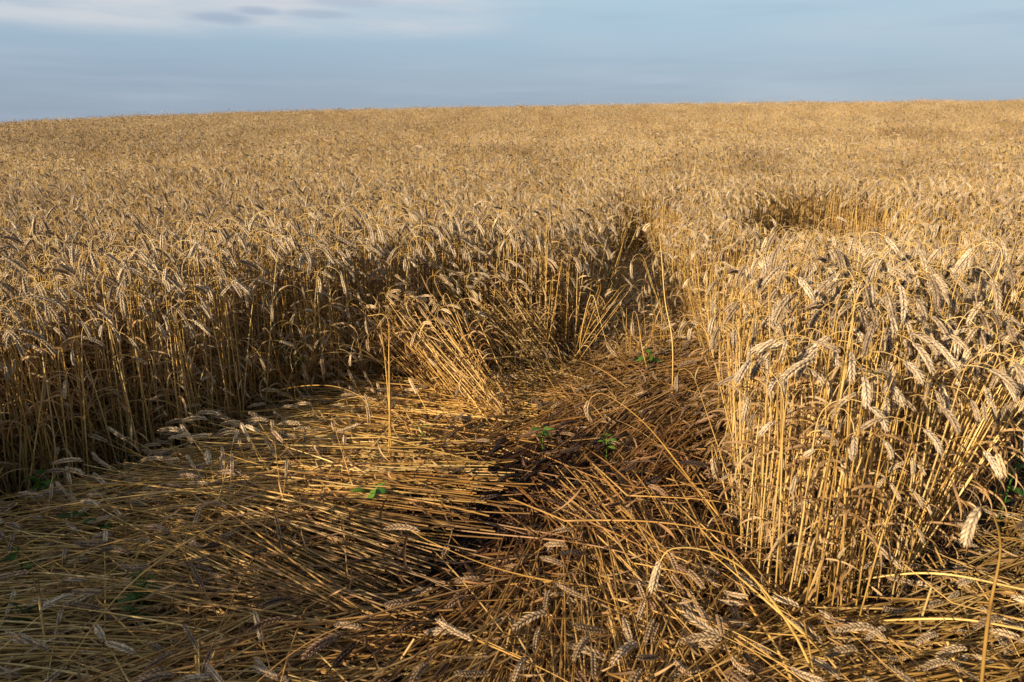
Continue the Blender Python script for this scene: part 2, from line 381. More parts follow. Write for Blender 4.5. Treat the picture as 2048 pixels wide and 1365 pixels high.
def hollow(P):
    """worn gaps in the standing crop farther back"""
    m = np.zeros(len(P), bool)
    for (px, py, rx, ry, a) in ((1632, 408, .62, 1.7, -.42), (1790, 420, .35, .3, 0), (300, 372, .8, .35, .2), (1450, 352, .6, .3, 0)):
        c = ground(px, py, .70)[:2]; q = P-c; u = q[:, 0]*math.cos(a)+q[:, 1]*math.sin(a); v = -q[:, 0]*math.sin(a)+q[:, 1]*math.cos(a)
        m |= (u/rx)**2+(v/ry)**2 < 1
    return m
def warp(P):
    return P + (.035+.05*(P[:, 1:2] > 3.9))*np.stack([np.sin(P[:, 1]*17+P[:, 0]*5)+np.sin(P[:, 1]*41), np.sin(P[:, 0]*19)+np.sin(P[:, 0]*37+P[:, 1]*9)], 1)

def euler_of(yaw, tdir, tilt):
    """yaw about the stalk's own axis, then tipped by tilt towards the world bearing tdir"""
    out = np.zeros((len(yaw), 3))
    for i in range(len(yaw)):
        ax = Vector((-math.sin(tdir[i]), math.cos(tdir[i]), 0))
        e = (Matrix.Rotation(tilt[i], 3, ax) @ Matrix.Rotation(yaw[i], 3, 'Z')).to_euler(); out[i] = e
    return out
def clump_noise(P, s, seed):
    r = np.random.default_rng(seed); z = np.zeros(len(P))
    for _ in range(7):
        a = r.uniform(0, 6.28); k = s*r.uniform(.5, 1.6); z += np.sin((P[:, 0]*math.cos(a)+P[:, 1]*math.sin(a))*k+r.uniform(0, 6.28))
    return z/3.0
def grid_points(x0, x1, y0, y1, dens):
    st = 1/math.sqrt(dens); X, Y = np.meshgrid(np.arange(x0, x1, st), np.arange(y0, y1, st))
    P = np.stack([X.ravel(), Y.ravel()], 1); return P + rng.uniform(-.62, .62, P.shape)*st

def standing_tints(P, n):
    k = np.clip(.5+.35*clump_noise(P, 1.3, 5)+rng.normal(0, .28, n), 0, 1)
    a = np.array((1.04, 1.0, .93)); b = np.array((.84, .80, .78))
    return a+(b-a)*k[:, None]
def in_hollow_short(P): return hollow(P)

# near field
P = grid_points(-8.5, 9.5, -2.6, 9.2, 640)
keep = (np.abs(P[:, 0]) < np.maximum(np.abs(P[:, 1])*.86+1.4, 3.2)) & ~inside(warp(P), TRAMPLED) & ~(hollow(P) & (rng.random(len(P)) < .5)) & ~((P[:, 0] > -1.2) & (P[:, 1] < 1.2) & (P[:, 0] < 2.6))
keep &= ~((P[:, 1] < 0) & (np.abs(P[:, 0]) > 3.6))
P = P[keep]; ed = edge_dist(P, TRAMPLED)
keep = (rng.random(len(P)) < np.where(ed < .35, 1.0, np.where(np.hypot(P[:, 0], P[:, 1]) < 5, .68, .52)))
P = P[keep]; ed = ed[keep]; n = len(P)
yaw = rng.uniform(0, 2*math.pi, n); sel = rng.random(n) < .45; yaw[sel] = rng.normal(.2, .9, sel.sum())
tdir = rng.uniform(0, 2*math.pi, n); tilt = np.abs(rng.normal(0, R(4.5), n)); e = ed < .12
tilt[e] = np.abs(rng.normal(R(4), R(6.5), e.sum()))
hs = .99 + .065*clump_noise(P, 1.9, 3) + .03*clump_noise(P, 8, 4) + rng.normal(0, .065, n); hs[e] *= rng.uniform(.82, 1.03, e.sum()); hs *= 1+.09*((P[:, 0] > .6) & (P[:, 1] < 2.8))+.07*((P[:, 0] < -.4) & (P[:, 1] < 3.6)); ho = hollow(P); hs[ho] *= rng.uniform(.34, .55, ho.sum())
stand = dict(pos=np.c_[P, terrain(P[:, 0], P[:, 1])-.01], yaw=yaw, tdir=tdir, tilt=tilt, scl=np.clip(hs, .3, 1.2), tint=standing_tints(P, n))
def add_stand(d):
    for k in stand: stand[k] = np.concatenate([stand[k], d[k]])
def leaning(poly_px, count, to_px, deg, spread, scl=(.85, 1.05), tint=(1.05, 1, .9), yaw_to=None):
    """a sheaf bowed: feet inside a picture polygon, all tipped the same way"""
    q = np.array([G(*p) for p in poly_px]); lo, hi = q.min(0), q.max(0); pts = []
    while len(pts) < count:
        c = rng.uniform(lo, hi, (400, 2)); pts += list(c[inside(c, q)])
    pts = np.array(pts[:count]); n = count
    td = np.full(n, math.atan2(to_px[1], to_px[0])) + rng.normal(0, R(spread), n)
    add_stand(dict(pos=np.c_[pts, np.full(n, -.01)], yaw=(rng.uniform(0, 6.28, n) if yaw_to is None else rng.normal(yaw_to, .7, n)), tdir=td, tilt=np.abs(rng.normal(R(deg), R(spread*.6), n)), scl=rng.uniform(*scl, n), tint=np.array(tint)*rng.uniform(.85, 1.1, (n, 1))))
leaning([(60, 960), (330, 905), (430, 880), (420, 850), (100, 900)], 380, (-1, .25), 33, 9)
leaning([(860, 815), (1060, 880), (1085, 845), (950, 775)], 85, (-.9, .45), 46, 13, tint=(1.12, 1.0, .82))
leaning([(1010, 765), (1150, 768), (1160, 735), (1040, 735)], 110, (-.95, .3), 44, 9, tint=(.92, .9, .85))
leaning([(520, 835), (700, 800), (840, 770), (840, 745), (560, 800)], 153, (-.5, .4), 20, 14)
leaning([(1790, 1185), (1845, 1100), (1860, 1040), (1800, 1100)], 93, (.9, .35), 24, 9)
leaning([(1400, 680), (1460, 830), (1500, 800), (1440, 690)], 40, (.5, .6), 22, 12)
leaning([(1480, 1150), (1700, 1225), (1830, 1160), (1700, 1180)], 20, (-.2, -1), 10, 16, scl=(.5, .8))
leaning([(30, 985), (480, 856), (850, 762), (840, 740), (450, 835)], 255, (.2, -1), 26, 20, scl=(.45, .85))
leaning([(1120, 760), (1150, 620), (1165, 640), (1150, 745)], 25, (1, -.4), 26, 14, scl=(.5, .85))
leaning([(1375, 640), (1430, 780), (1455, 760), (1395, 640)], 60, (-.6, -.3), 12, 10, scl=(.5, .95))
leaning([(1230, 770), (1330, 760), (1340, 720), (1250, 720)], 22, (-.1, -1), 30, 40, scl=(.45, .65))

leaning([(1170, 700), (1200, 570), (1230, 560), (1190, 700)], 18, (1, -.1), 18, 20)
leaning([(1320, 700), (1330, 580), (1352, 580), (1375, 700)], 12, (-1, -.1), 14, 16)
leaning([(1200, 600), (1200, 550), (1330, 550), (1340, 600)], 8, (0, -1), 24, 50, scl=(.6, 1.0))
leaning([(20, 1000), (160, 945), (330, 912), (520, 862), (500, 835), (60, 940)], 330, (-1, .3), 36, 14, scl=(.75, 1.02))
NV = 18
r0 = np.random.default_rng(11); V_STAND = [plant(r0, 0) for _ in range(NV)]
FAR = []
r1 = np.random.default_rng(12)
for _ in range(9):
    g = Geo(); vs = [joined(plant(r1, 1)) for k in range(19)]
    for x in vs:
        a = r1.uniform(0, 6.28) if r1.random() < .55 else r1.normal(.2, .9); s = np.clip(r1.normal(.98, .085), .7, 1.18); M = np.eye(4)
        M[:3, :3] = np.array(Matrix.Rotation(r1.normal(0, .11), 3, 'X') @ Matrix.Rotation(a, 3, 'Z'))*s; M[:2, 3] = r1.uniform(-.24, .24, 2)
        g.merge(x, M)
    FAR.append(g)
PF = []
for (y0, y1, dn) in ((9.0, 16, 14), (16, 28, 10), (28, 62, 6.5)):
    q = grid_points(-y1*.83-2, y1*.83+2, y0, y1, dn); PF.append(q[np.abs(q[:, 0]) < q[:, 1]*.80+1.5])
PF = np.concatenate(PF); PF = PF[~((np.sin(PF[:, 0]*2.6+PF[:, 1]*.35) > .985))]; nf = len(PF)
far_set = (FAR, np.c_[PF, terrain(PF[:, 0], PF[:, 1])-.02], np.c_[np.zeros((nf, 2)), rng.uniform(-.9, .9, nf)], 1+.05*clump_noise(PF, .9, 8)+.075*clump_noise(PF*np.array((.5, 1)), 2.2, 9)+rng.normal(0, .085, nf), standing_tints(PF, nf)*(1+.10*clump_noise(PF*np.array((.3, 1)), .9, 10))[:, None])

# the straw that was trodden flat: which way it lies, by place in the picture (root -> head direction)
FLOW = [  # px, py, dx, dy, tint, height of the mat, density
    (60, 1060, -1, .12, (1.0, .98, .95), .07, 1), (250, 1010, -1, .20, (1, .97, .92), .06, 1), (500, 930, -1, .16, (1.05, 1, .9), .07, 1), (760, 830, -1, .05, (1.12, 1.02, .85), .07, 1), (900, 880, -1, .00, (1.18, 1.04, .82), .08, 1),
    (650, 1000, -1, .10, (1.08, 1, .86), .09, 1), (500, 1060, -1, .05, (1.1, 1, .85), .09, 1), (720, 1060, -1, .02, (1.05, .95, .8), .07, 1), (470, 1150, -1, -.6, (1, .97, .9), .06, 1), (620, 1140, -1, -.45, (.98, .93, .85), .06, 1), (250, 1150, -1, -.15, (1, .97, .93), .06, 1),
    (100, 1200, -1, .15, (.95, .95, .92), .05, .9), (300, 1260, -1, -.25, (1, .97, .93), .07, 1), (150, 1330, -1, .1, (1, 1, .96), .07, 1), (420, 1340, -.9, .6, (1, .97, .9), .08, 1), (560, 1250, -1, -.2, (.98, .93, .85), .06, 1), (680, 1330, -1, -.35, (.9, .85, .78), .06, 1),
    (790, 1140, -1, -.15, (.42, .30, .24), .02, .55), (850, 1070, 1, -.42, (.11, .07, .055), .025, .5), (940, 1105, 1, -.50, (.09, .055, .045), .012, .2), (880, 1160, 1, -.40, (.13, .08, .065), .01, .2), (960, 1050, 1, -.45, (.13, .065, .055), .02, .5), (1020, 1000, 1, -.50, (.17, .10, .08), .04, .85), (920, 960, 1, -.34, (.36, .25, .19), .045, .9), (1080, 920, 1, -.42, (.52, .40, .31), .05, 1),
    (1000, 890, 1, -.25, (.72, .58, .42), .07, 1), (1200, 880, 1, -.5, (.66, .55, .43), .05, .9), (1350, 860, 1, -.55, (.62, .51, .40), .05, .9), (1250, 960, .9, -.62, (.68, .56, .44), .055, .9), (1120, 1030, .8, -.65, (.38, .25, .19), .035, .7), (1380, 980, .8, -.8, (.74, .62, .48), .06, .9),
    (1180, 1130, .35, .9, (.86, .72, .58), .05, .9), (1050, 1150, .5, -.8, (.42, .27, .21), .025, .5), (1300, 1100, .3, .95, (.92, .78, .62), .07, 1), (1000, 1290, -.5, .85, (.88, .76, .64), .06, 1), (1150, 1300, -.35, .9, (.92, .82, .68), .07, 1), (850, 1260, -.9, .55, (.72, .60, .50), .05, .9), (800, 1340, -.8, .6, (.85, .75, .64), .06, 1), (1330, 1280, -.3, .95, (.95, .82, .66), .07, 1),
    (1450, 1330, -.8, .35, (1, .88, .72), .08, 1), (1600, 1290, -1, .15, (1.02, .92, .78), .07, 1), (1780, 1290, -1, .3, (1.02, .94, .8), .08, 1), (1950, 1230, -1, .35, (1.02, .95, .82), .09, 1), (1980, 1100, -.8, .5, (.8, .75, .66), .035, .45), (1960, 980, .4, -.8, (.75, .68, .6), .03, .4), (1850, 1340, -1, .1, (1.05, .96, .8), .07, 1), (2000, 1340, -.7, .5, (1.05, .98, .84), .08, 1),
    (1250, 640, .3, -.8, (1.15, 1.1, 1.05), .06, 1.2), (1260, 560, -.5, -.6, (1.2, 1.15, 1.1), .05, 1.2), (1230, 700, .8, -.5, (1.0, .95, .88), .03, .9), (1200, 790, .9, -.3, (.64, .56, .48), .035, .8), (1330, 760, 1, -.05, (.56, .44, .34), .035, .75), (1100, 790, -1, .05, (.85, .72, .54), .06, 1), (1050, 760, -.9, -.1, (1, .88, .68), .07, 1)]
FP = np.array([G(a[0], a[1]) for a in FLOW]); FD = []
for a in FLOW:
    d = G(a[0]+a[2]*14, a[1]+a[3]*14)-G(a[0], a[1]); FD.append(d/np.linalg.norm(d))
FD = np.array(FD); FT = np.array([a[4] for a in FLOW])*np.array([(.98, .97, .97) if a[1] < 950 and a[4][0] > .95 else (1.04, 1.03, 1.02) if a[0] < 760 else (.88, .88, .92) for a in FLOW]); FH = np.array([a[5] for a in FLOW]); FN = np.array([a[6] for a in FLOW])
def flow_at(P, k=42.0):
    d2 = ((P[:, None, :]-FP[None])**2).sum(-1); wt = np.exp(-k*(d2-d2.min(1, keepdims=True))); wt /= wt.sum(1, keepdims=True)
    return wt @ FD, wt @ FT, wt @ FH, wt @ FN
P = grid_points(-2.4, 2.7, .55, 7.6, 1950)
P = P[inside(P, TRAMPLED) & (np.abs(P[:, 0]) < P[:, 1]*.78+.75)]
D, T_, Hm, Dn = flow_at(P)
keep = rng.random(len(P)) < Dn*np.clip(.76+.42*clump_noise(P, 6, 31), .34, 1.1); P, D, T_, Hm = P[keep], D[keep], T_[keep], Hm[keep]; n = len(P)
bear = np.arctan2(D[:, 1], D[:, 0]) + rng.normal(0, R(4), n); lr = rng.integers(0, 3, n); bear += .24*np.choose(lr, [clump_noise(P, 3.5, 41), clump_noise(P, 4.5, 42), clump_noise(P, 5.5, 43)]); odd = rng.random(n) < .05; bear[odd] += rng.normal(0, R(55), odd.sum())
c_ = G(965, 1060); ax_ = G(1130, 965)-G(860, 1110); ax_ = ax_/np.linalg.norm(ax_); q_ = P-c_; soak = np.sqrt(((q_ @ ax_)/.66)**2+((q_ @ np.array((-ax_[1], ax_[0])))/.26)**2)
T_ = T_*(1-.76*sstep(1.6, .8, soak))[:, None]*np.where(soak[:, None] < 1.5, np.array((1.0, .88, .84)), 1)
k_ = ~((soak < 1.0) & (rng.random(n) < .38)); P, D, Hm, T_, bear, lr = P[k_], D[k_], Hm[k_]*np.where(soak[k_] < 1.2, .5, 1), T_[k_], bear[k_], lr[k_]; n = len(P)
tip = P + .40*np.stack([np.cos(bear), np.sin(bear)], 1); root_ = 2*P-tip
far_out = ((~inside(tip, TRAMPLED)) & (edge_dist(tip, TRAMPLED) > .07)) | ((~inside(root_, TRAMPLED)) & (edge_dist(root_, TRAMPLED) > .16))
far_out &= ~(((P[:, 1] < 1.5) & (P[:, 0] < .4)) | (P[:, 1] > 4.4) | (rng.random(n) < .06))
far_out |= (edge_dist(P, TRAMPLED) < .20) & ((P[:, 1] > 1.5) | (P[:, 0] > .5)) & (P[:, 1] < 4.4) & (rng.random(n) < .72)
P, Hm, T_, bear = P[~far_out], Hm[~far_out], T_[~far_out], bear[~far_out]; n = len(P)
lr = lr[~far_out]; lay = (lr+rng.random(n))/3; 
MOUND = lambda Q: .05*np.maximum(clump_noise(Q, 2.6, 51), 0)**1.2*sstep(.05, .35, edge_dist(Q, TRAMPLED))
zz = .004 + MOUND(P)*np.where(T_[:, 0] < .3, .2, 1) + Hm*lay*(1+.5*clump_noise(P, 5, 21)); zz = np.maximum(zz, .004)
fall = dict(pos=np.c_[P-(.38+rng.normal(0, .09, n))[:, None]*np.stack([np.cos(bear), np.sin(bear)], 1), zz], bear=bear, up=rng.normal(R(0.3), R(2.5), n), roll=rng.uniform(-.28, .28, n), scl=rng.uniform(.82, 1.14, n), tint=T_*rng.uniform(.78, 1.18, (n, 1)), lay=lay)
def flat_euler(bear, up, roll):
    out = np.zeros((len(bear), 3))
    for i in range(len(bear)): out[i] = (Matrix.Rotation(bear[i], 3, 'Z') @ Matrix.Rotation(-up[i], 3, 'Y') @ Matrix.Rotation(roll[i], 3, 'X')).to_euler()
    return out
r2 = np.random.default_rng(13); V_FALL = [plant(r2, 0, 'flat') for _ in range(30)]
for i in range(0, 30, 3):            # some lie there without their ear
    V_FALL[i] = (V_FALL[i][0], None, V_FALL[i][2])
def joined2(p):
    g = Geo(); g.merge(p[0])
    if p[1] is not None: g.merge(p[1])
    for x in p[2]: g.merge(x)
    return g

# ------------------------------------------------------------------ individual stalks: the ones that show largest
PART_MESH = {}
def part_meshes(key, parts):
    if key not in PART_MESH:
        PART_MESH[key] = (parts[0].mesh('stem'), parts[1].mesh('ear') if parts[1] is not None else None, [x.mesh('leaf') for x in parts[2]])
    return PART_MESH[key]
PROTO = {}
def place_stalk(key, parts, name, loc, eul, scl, tint, label, cat, group):
    def mark(o): o['tint'] = [float(x) for x in tint]
    if key not in PROTO:
        st, ea, lv = part_meshes(key, parts)
        root = bpy.data.objects.new(name, None); COL.objects.link(root); root.empty_display_size = .05
        kids = []
        for nm, me in [('stem', st)] + ([('ear', ea)] if ea else []) + [('leaf', x) for x in lv]:
            c = bpy.data.objects.new(nm, me); COL.objects.link(c); c.parent = root; kids.append(c)
        PROTO[key] = (root, kids)
    else:
        r0_, k0 = PROTO[key]
        root = r0_.copy(); COL.objects.link(root); kids = []
        for c0 in k0:
            c = c0.copy(); COL.objects.link(c); c.parent = root; kids.append(c)
    for c in kids: mark(c)
    root.location = loc; root.rotation_euler = eul; root.scale = (scl,)*3
    tag(root, label, cat, group)
    return root

HEROES_STAND, HEROES_FALL = [], []
def spline(c, n):
    c = np.asarray(c, float); c = np.r_[[2*c[0]-c[1]], c, [2*c[-1]-c[-2]]]; out = []
    m = len(c)-3
    for i in range(m):
        t = np.linspace(0, 1, 12, endpoint=(i == m-1))[:, None]; a, b, d, e = c[i:i+4]
        out.append(.5*((2*b)+(-a+d)*t+(2*a-5*b+4*d-e)*t*t+(-a+3*b-3*d+e)*t**3))
    return resample(np.concatenate(out), n)
def hero(name, pts, ear_len, label, cat, group, tint=(1, .97, .9), rad=.0026, width=.0165, leaves=2, seed=0, store=None):
    """a stalk with its own shape: pts = (px, py, distance ahead of the camera) from root to ear tip"""
    r = np.random.default_rng(1000+seed)
    w_ = np.array([at_depth(*q) for q in pts]); zmin = .0 if name == 'wheat_stalk' else .075
    for j in range(len(w_)):
        if w_[j, 2] < (zmin if j else 0) + (.07 if j and name == 'wheat_stalk' else 0): w_[j] = ground(pts[j][0], pts[j][1], (.09 if name == 'wheat_stalk' else .08) if j else zmin)
    if name == 'wheat_stalk' and w_[0, 2] > .03:      # carry the stem down to the soil it grows from
        dn = w_[0]-w_[1]; w_ = np.r_[[np.array((w_[0, 0]+dn[0]*.35, w_[0, 1]+dn[1]*.35, 0.))], w_]
    c = spline(w_, 60); base = c[0].copy(); base[2] = max(base[2], .0); c = c-base
    gs, ge = Geo(), None; k = len(c)
    if ear_len > 0:
        d = np.r_[0, np.cumsum(np.linalg.norm(np.diff(c, axis=0), axis=1))]; k = int(np.searchsorted(d, d[-1]-ear_len)); k = min(max(k, 4), len(c)-4)
        ge = Geo(); make_ear(ge, c[k:], 0, r, width)
    make_stem(gs, c[:k+1], r, rad, 6)
    lv = []
    for _ in range(leaves):
        g = Geo(); make_leaf(g, c[:k], r, int(r.integers(4, max(6, int(k*.6)))), 1); lv.append(g)
    place_stalk(('hero', seed), (gs, ge, lv), name, base, (0, 0, 0), 1, tint, label, cat, group)
    (store if store is not None else HEROES_STAND).append(base)
def gy(py): return ground(CX, py)[1]
S, FA = 'wheat_stalk', 'fallen_stalk'
GS, GF = 'single wheat stalks around the trampled patch', 'wheat stalks lying across the trampled patch'
hero(S, [(1950, 1500, 1.02), (1975, 1250, 1.02), (2000, 1110, 1.02), (1992, 1045, 1.0), (1970, 1012, .98), (1945, 1040, .97), (1928, 1095, .96)], 0.080, 'thick close stalk hooked over at lower right, its big ear against the dark gap', 'wheat stalk', GS, (.88, .82, .74), 0.0028, 0.0135, 2, 1)
hero(S, [(1655, 1420, 1.2), (1590, 1270, 1.25), (1500, 1150, 1.28), (1420, 1104, 1.28), (1345, 1098, 1.27), (1318, 1130, 1.26), (1302, 1188, 1.25)], 0.085, 'pale close stalk arching left over the straw in front of the clump, fat ear hanging', 'wheat stalk', GS, (1.1, 1.05, .98), 0.0026, 0.0140, 1, 2)
hero(S, [(1500, 1110, gy(1130)), (1400, 985, 2.06), (1300, 858, 2.1), (1222, 795, 2.12), (1190, 790, 2.12), (1174, 815, 2.12), (1184, 846, 2.12)], 0.082, 'long stalk slanting up left from the clump foot over brown straw, ear hooked down', 'wheat stalk', GS, (1.1, 1.0, .82), 0.0025, 0.0166, 1, 3)
hero(S, [(500, 800, 2.95), (580, 776, 2.8), (660, 772, 2.7), (715, 790, 2.65), (735, 815, 2.62), (738, 848, 2.62)], 0.090, 'low stalk arching right across the gap in the left wheat wall, ear straight down', 'wheat stalk', GS, (1.1, 1.02, .85), 0.0024, 0.0158, 1, 4)
hero(S, [(810, 748, 3.2), (730, 712, 3.1), (670, 705, 3.0), (628, 714, 2.98), (608, 735, 2.95), (618, 766, 2.95)], 0.098, 'thin stalk bowing left out of the leaning sheaf, slender ear dangling over dark gap', 'wheat stalk', GS, (1.05, 1, .88), 0.0022, 0.0144, 1, 5)
hero(S, [(812, 775, 3.2), (735, 706, 3.05), (680, 688, 2.98), (652, 690, 2.95), (644, 715, 2.94), (648, 748, 2.94)], 0.098, 'stalk bowing left beside the leaning sheaf, ear hooked close to its stem', 'wheat stalk', GS, (1.05, 1, .9), 0.0022, 0.0151, 1, 6)
hero(S, [(776, 975, gy(975)), (779, 850, 2.37), (778, 720, 2.36), (774, 636, 2.36), (735, 632, 2.36)], 0, 'upright broken straw standing alone on the flattened gold straw, top snapped left', 'wheat stalk', GS, (1.15, 1.0, .78), 0.0025, 0.0144, 0, 7)
hero(S, [(784, 970, gy(970)), (781, 860, 2.38), (772, 740, 2.40), (760, 640, 2.42)], 0, 'bare straight straw beside the snapped upright one on flattened gold straw', 'wheat stalk', GS, (1.1, 1.0, .8), 0.0024, 0.0144, 0, 8)
hero(S, [(830, 960, gy(985)), (880, 980, 2.2), (900, 1000, 2.1), (905, 1050, 2.05), (898, 1085, 2.02), (886, 1115, 2.0)], 0.070, 'forked thin stalk drooping over the dark bare patch, pale ear pointing down', 'wheat stalk', GS, (1.1, .95, .8), 0.0022, 0.0151, 0, 9)
hero(S, [(1760, 1170, gy(1170)), (1840, 1040, 1.72), (1915, 930, 1.7), (1960, 884, 1.68), (1992, 905, 1.66), (2008, 955, 1.66)], 0.086, 'stalk leaning right out of the clump over the dark gap, ear curving down', 'wheat stalk', GS, (1.12, 1.0, .8), 0.0025, 0.0173, 1, 10)
hero(S, [(1590, 1215, gy(1215)), (1610, 1000, 1.62), (1640, 900, 1.6), (1662, 894, 1.58), (1684, 915, 1.58), (1694, 960, 1.58)], 0.070, 'stalk nodding right in front of the clump, arch standing free at mid height', 'wheat stalk', GS, (1.1, 1.0, .82), 0.0024, 0.0158, 1, 11)
hero(S, [(1560, 1010, 1.66), (1610, 880, 1.64), (1650, 862, 1.62), (1690, 880, 1.6), (1703, 935, 1.6)], 0.066, 'second arch in front of the clump just above the free standing one', 'wheat stalk', GS, (1.08, 1.0, .84), 0.0024, 0.0151, 0, 12)
hero(S, [(1130, 745, 3.5), (1035, 715, 3.3), (970, 718, 3.2), (926, 690, 3.2), (922, 730, 3.18)], 0.090, 'stalk bent left low in front of the middle stand, short ear beside gold sheaf', 'wheat stalk', GS, (1.0, .95, .86), 0.0022, 0.0151, 1, 13)
hero(S, [(1165, 740, 3.55), (1160, 690, 3.4), (1172, 620, 3.38), (1185, 590, 3.36), (1200, 640, 3.3), (1215, 690, 3.26), (1235, 715, 3.24)], 0.107, 'kinked stalk at the mouth of the narrow path, slim ear lying to the right', 'wheat stalk', GS, (.95, .86, .76), 0.0022, 0.0144, 0, 14)
hero(S, [(1300, 760, 3.35), (1285, 700, 3.35), (1276, 640, 3.35), (1268, 622, 3.35), (1264, 645, 3.35), (1266, 672, 3.35)], 0.074, 'short stalk in the path mouth with its plump ear hanging straight down', 'wheat stalk', GS, (1.0, .9, .8), 0.0022, 0.0144, 0, 15)
hero(S, [(300, 880, 2.6), (250, 850, 2.5), (150, 836, 2.4), (80, 838, 2.32), (48, 862, 2.3), (44, 895, 2.3), (58, 925, 2.3)], 0.115, 'stalk arching far left low in front of the left wall, ear nearly touching straw', 'wheat stalk', GS, (.95, .92, .86), 0.0022, 0.0166, 1, 16)
hero(S, [(420, 880, 2.65), (350, 812, 2.6), (290, 800, 2.55), (235, 808, 2.5), (205, 822, 2.48), (198, 842, 2.47)], 0.049, 'thin stalk arching left in the shaded left wall with a short stubby ear', 'wheat stalk', GS, (1.05, .98, .84), 0.0022, 0.0144, 0, 17)
hero(S, [(240, 850, 2.6), (270, 740, 2.6), (310, 718, 2.58), (345, 722, 2.56), (362, 745, 2.56), (366, 768, 2.56)], 0.070, 'stalk arching right before the shaded left wall, ear hanging free at knee height', 'wheat stalk', GS, (1.05, 1, .9), 0.0022, 0.0151, 0, 18)
hero(S, [(925, 905, 2.6), (912, 890, 2.5), (930, 905, 2.45), (940, 935, 2.42), (952, 978, 2.4)], 0.074, 'small bent stalk with pale ear hanging above the dark red brown straw', 'wheat stalk', GS, (1.05, .92, .78), 0.0022, 0.0144, 0, 19)
hero(S, [(1345, 690, 3.1), (1330, 600, 3.3), (1322, 500, 3.4), (1316, 452, 3.4), (1300, 448, 3.4), (1286, 462, 3.4)], 0.057, 'tall lone stalk at the right lip of the path, ear turned left at top', 'wheat stalk', GS, (1.05, .98, .84), 0.0027, 0.0173, 1, 20)
hero(S, [(1470, 1070, 1.98), (1445, 960, 2.0), (1430, 900, 2.0), (1424, 890, 2.0), (1426, 925, 1.98), (1434, 960, 1.98)], 0.082, 'short stalk at the left foot of the clump, ear hanging beside its own stem', 'wheat stalk', GS, (1.05, .98, .88), 0.0024, 0.0158, 1, 21)
hero(FA, [(1740, 1420, 1.25), (1640, 1300, 1.35), (1530, 1200, 1.45), (1420, 1105, 1.6)], 0, 'thick bare straw slanting from the bottom edge up left before clump', 'fallen stalk', GF, (.95, .85, .66), 0.0031, 0.0144, 0, 30, HEROES_FALL)
hero(FA, [(1610, 1420, 1.2), (1555, 1300, 1.35), (1500, 1210, 1.5), (1465, 1120, 1.65)], 0, 'thick ochre straw crossing steeply in front of the clump foot', 'fallen stalk', GF, (1.0, .9, .68), 0.0033, 0.0144, 0, 31, HEROES_FALL)
hero(FA, [(2050, 1180, 1.5), (1900, 1150, 1.55), (1790, 1150, 1.62), (1640, 1175, 1.68)], 0, 'long pale straw lying level across the gap right of clump', 'fallen stalk', GF, (1.1, 1.0, .78), 0.0025, 0.0144, 0, 32, HEROES_FALL)
hero(FA, [(2060, 1262, 1.4), (1930, 1240, 1.44), (1800, 1240, 1.48), (1650, 1252, 1.5)], 0, 'long gold straw lying level below the clump, near the bottom right', 'fallen stalk', GF, (1.15, 1.0, .74), 0.0025, 0.0144, 0, 33, HEROES_FALL)
hero(FA, [(1290, 1330, 1.5), (1210, 1260, 1.55), (1180, 1215, 1.6), (1120, 1200, 1.6), (1090, 1205, 1.6)], 0.090, 'pale stalk on brown straw, ear laid left across the other stems', 'fallen stalk', GF, (1.1, 1.0, .85), 0.0024, 0.0173, 0, 34, HEROES_FALL)
hero(FA, [(1230, 1290, 1.45), (1130, 1240, 1.5), (1060, 1225, 1.52), (1010, 1240, 1.52), (975, 1258, 1.52)], 0.082, 'bowed stalk on brown straw with a long grey ear pointing lower left', 'fallen stalk', GF, (1.0, .92, .8), 0.0024, 0.0166, 0, 35, HEROES_FALL)
hero(FA, [(0, 1012, 2.0), (50, 1010, 2.0), (80, 1022, 1.98), (92, 1045, 1.96), (97, 1066, 1.95)], 0.066, 'stalk end curling out of the straw at left edge, small ear hanging', 'fallen stalk', GF, (1.0, .97, .9), 0.0022, 0.0158, 0, 36, HEROES_FALL)
hero(FA, [(900, 1140, 1.98), (780, 1190, 1.9), (640, 1205, 1.85), (500, 1210, 1.82)], 0, 'long reddish straw lying level along the edge of the dark bare patch', 'fallen stalk', GF, (.75, .55, .42), 0.0027, 0.0144, 0, 37, HEROES_FALL)
hero(FA, [(640, 1120, 1.95), (720, 1060, 2.0), (800, 985, 2.15), (860, 930, 2.3)], 0, 'single gold straw slanting across the level straw beside the green seedling', 'fallen stalk', GF, (1.1, 1.0, .8), 0.0024, 0.0144, 0, 38, HEROES_FALL)

def compass(yaw_world):
    """screen side that something pointing along this bearing turns to"""
    return ('right', 'back right', 'back', 'back left', 'left', 'front left', 'front', 'front right')[int(round(yaw_world/(math.pi/4))) % 8]
def region_standing(px, py, x, y):
    if y < 2.6 and x > .3:
        if py > 1120: return 'at the foot of the front clump'
        if px < 1510: return 'on the left flank of the front clump'
        if px < 1600: return 'on the left front of the sunlit clump'
        if px < 1700: return 'in the middle of the front clump'
        if px < 1800: return 'right of centre in front clump'
        return 'on the right flank of the front clump'
    if x < 0:
        if px < 200: return 'in the left wall by the frame edge'
        if px < 480: return 'in the shaded left wall'
        if px < 760: return 'in the left wall beside green weed'
        if px < 940: return 'behind the leaning gold sheaf'
        return 'in the leaning gold sheaf'
    if px < 1190: return 'in the middle stand left of the path'
    return 'on the stand right of the path'

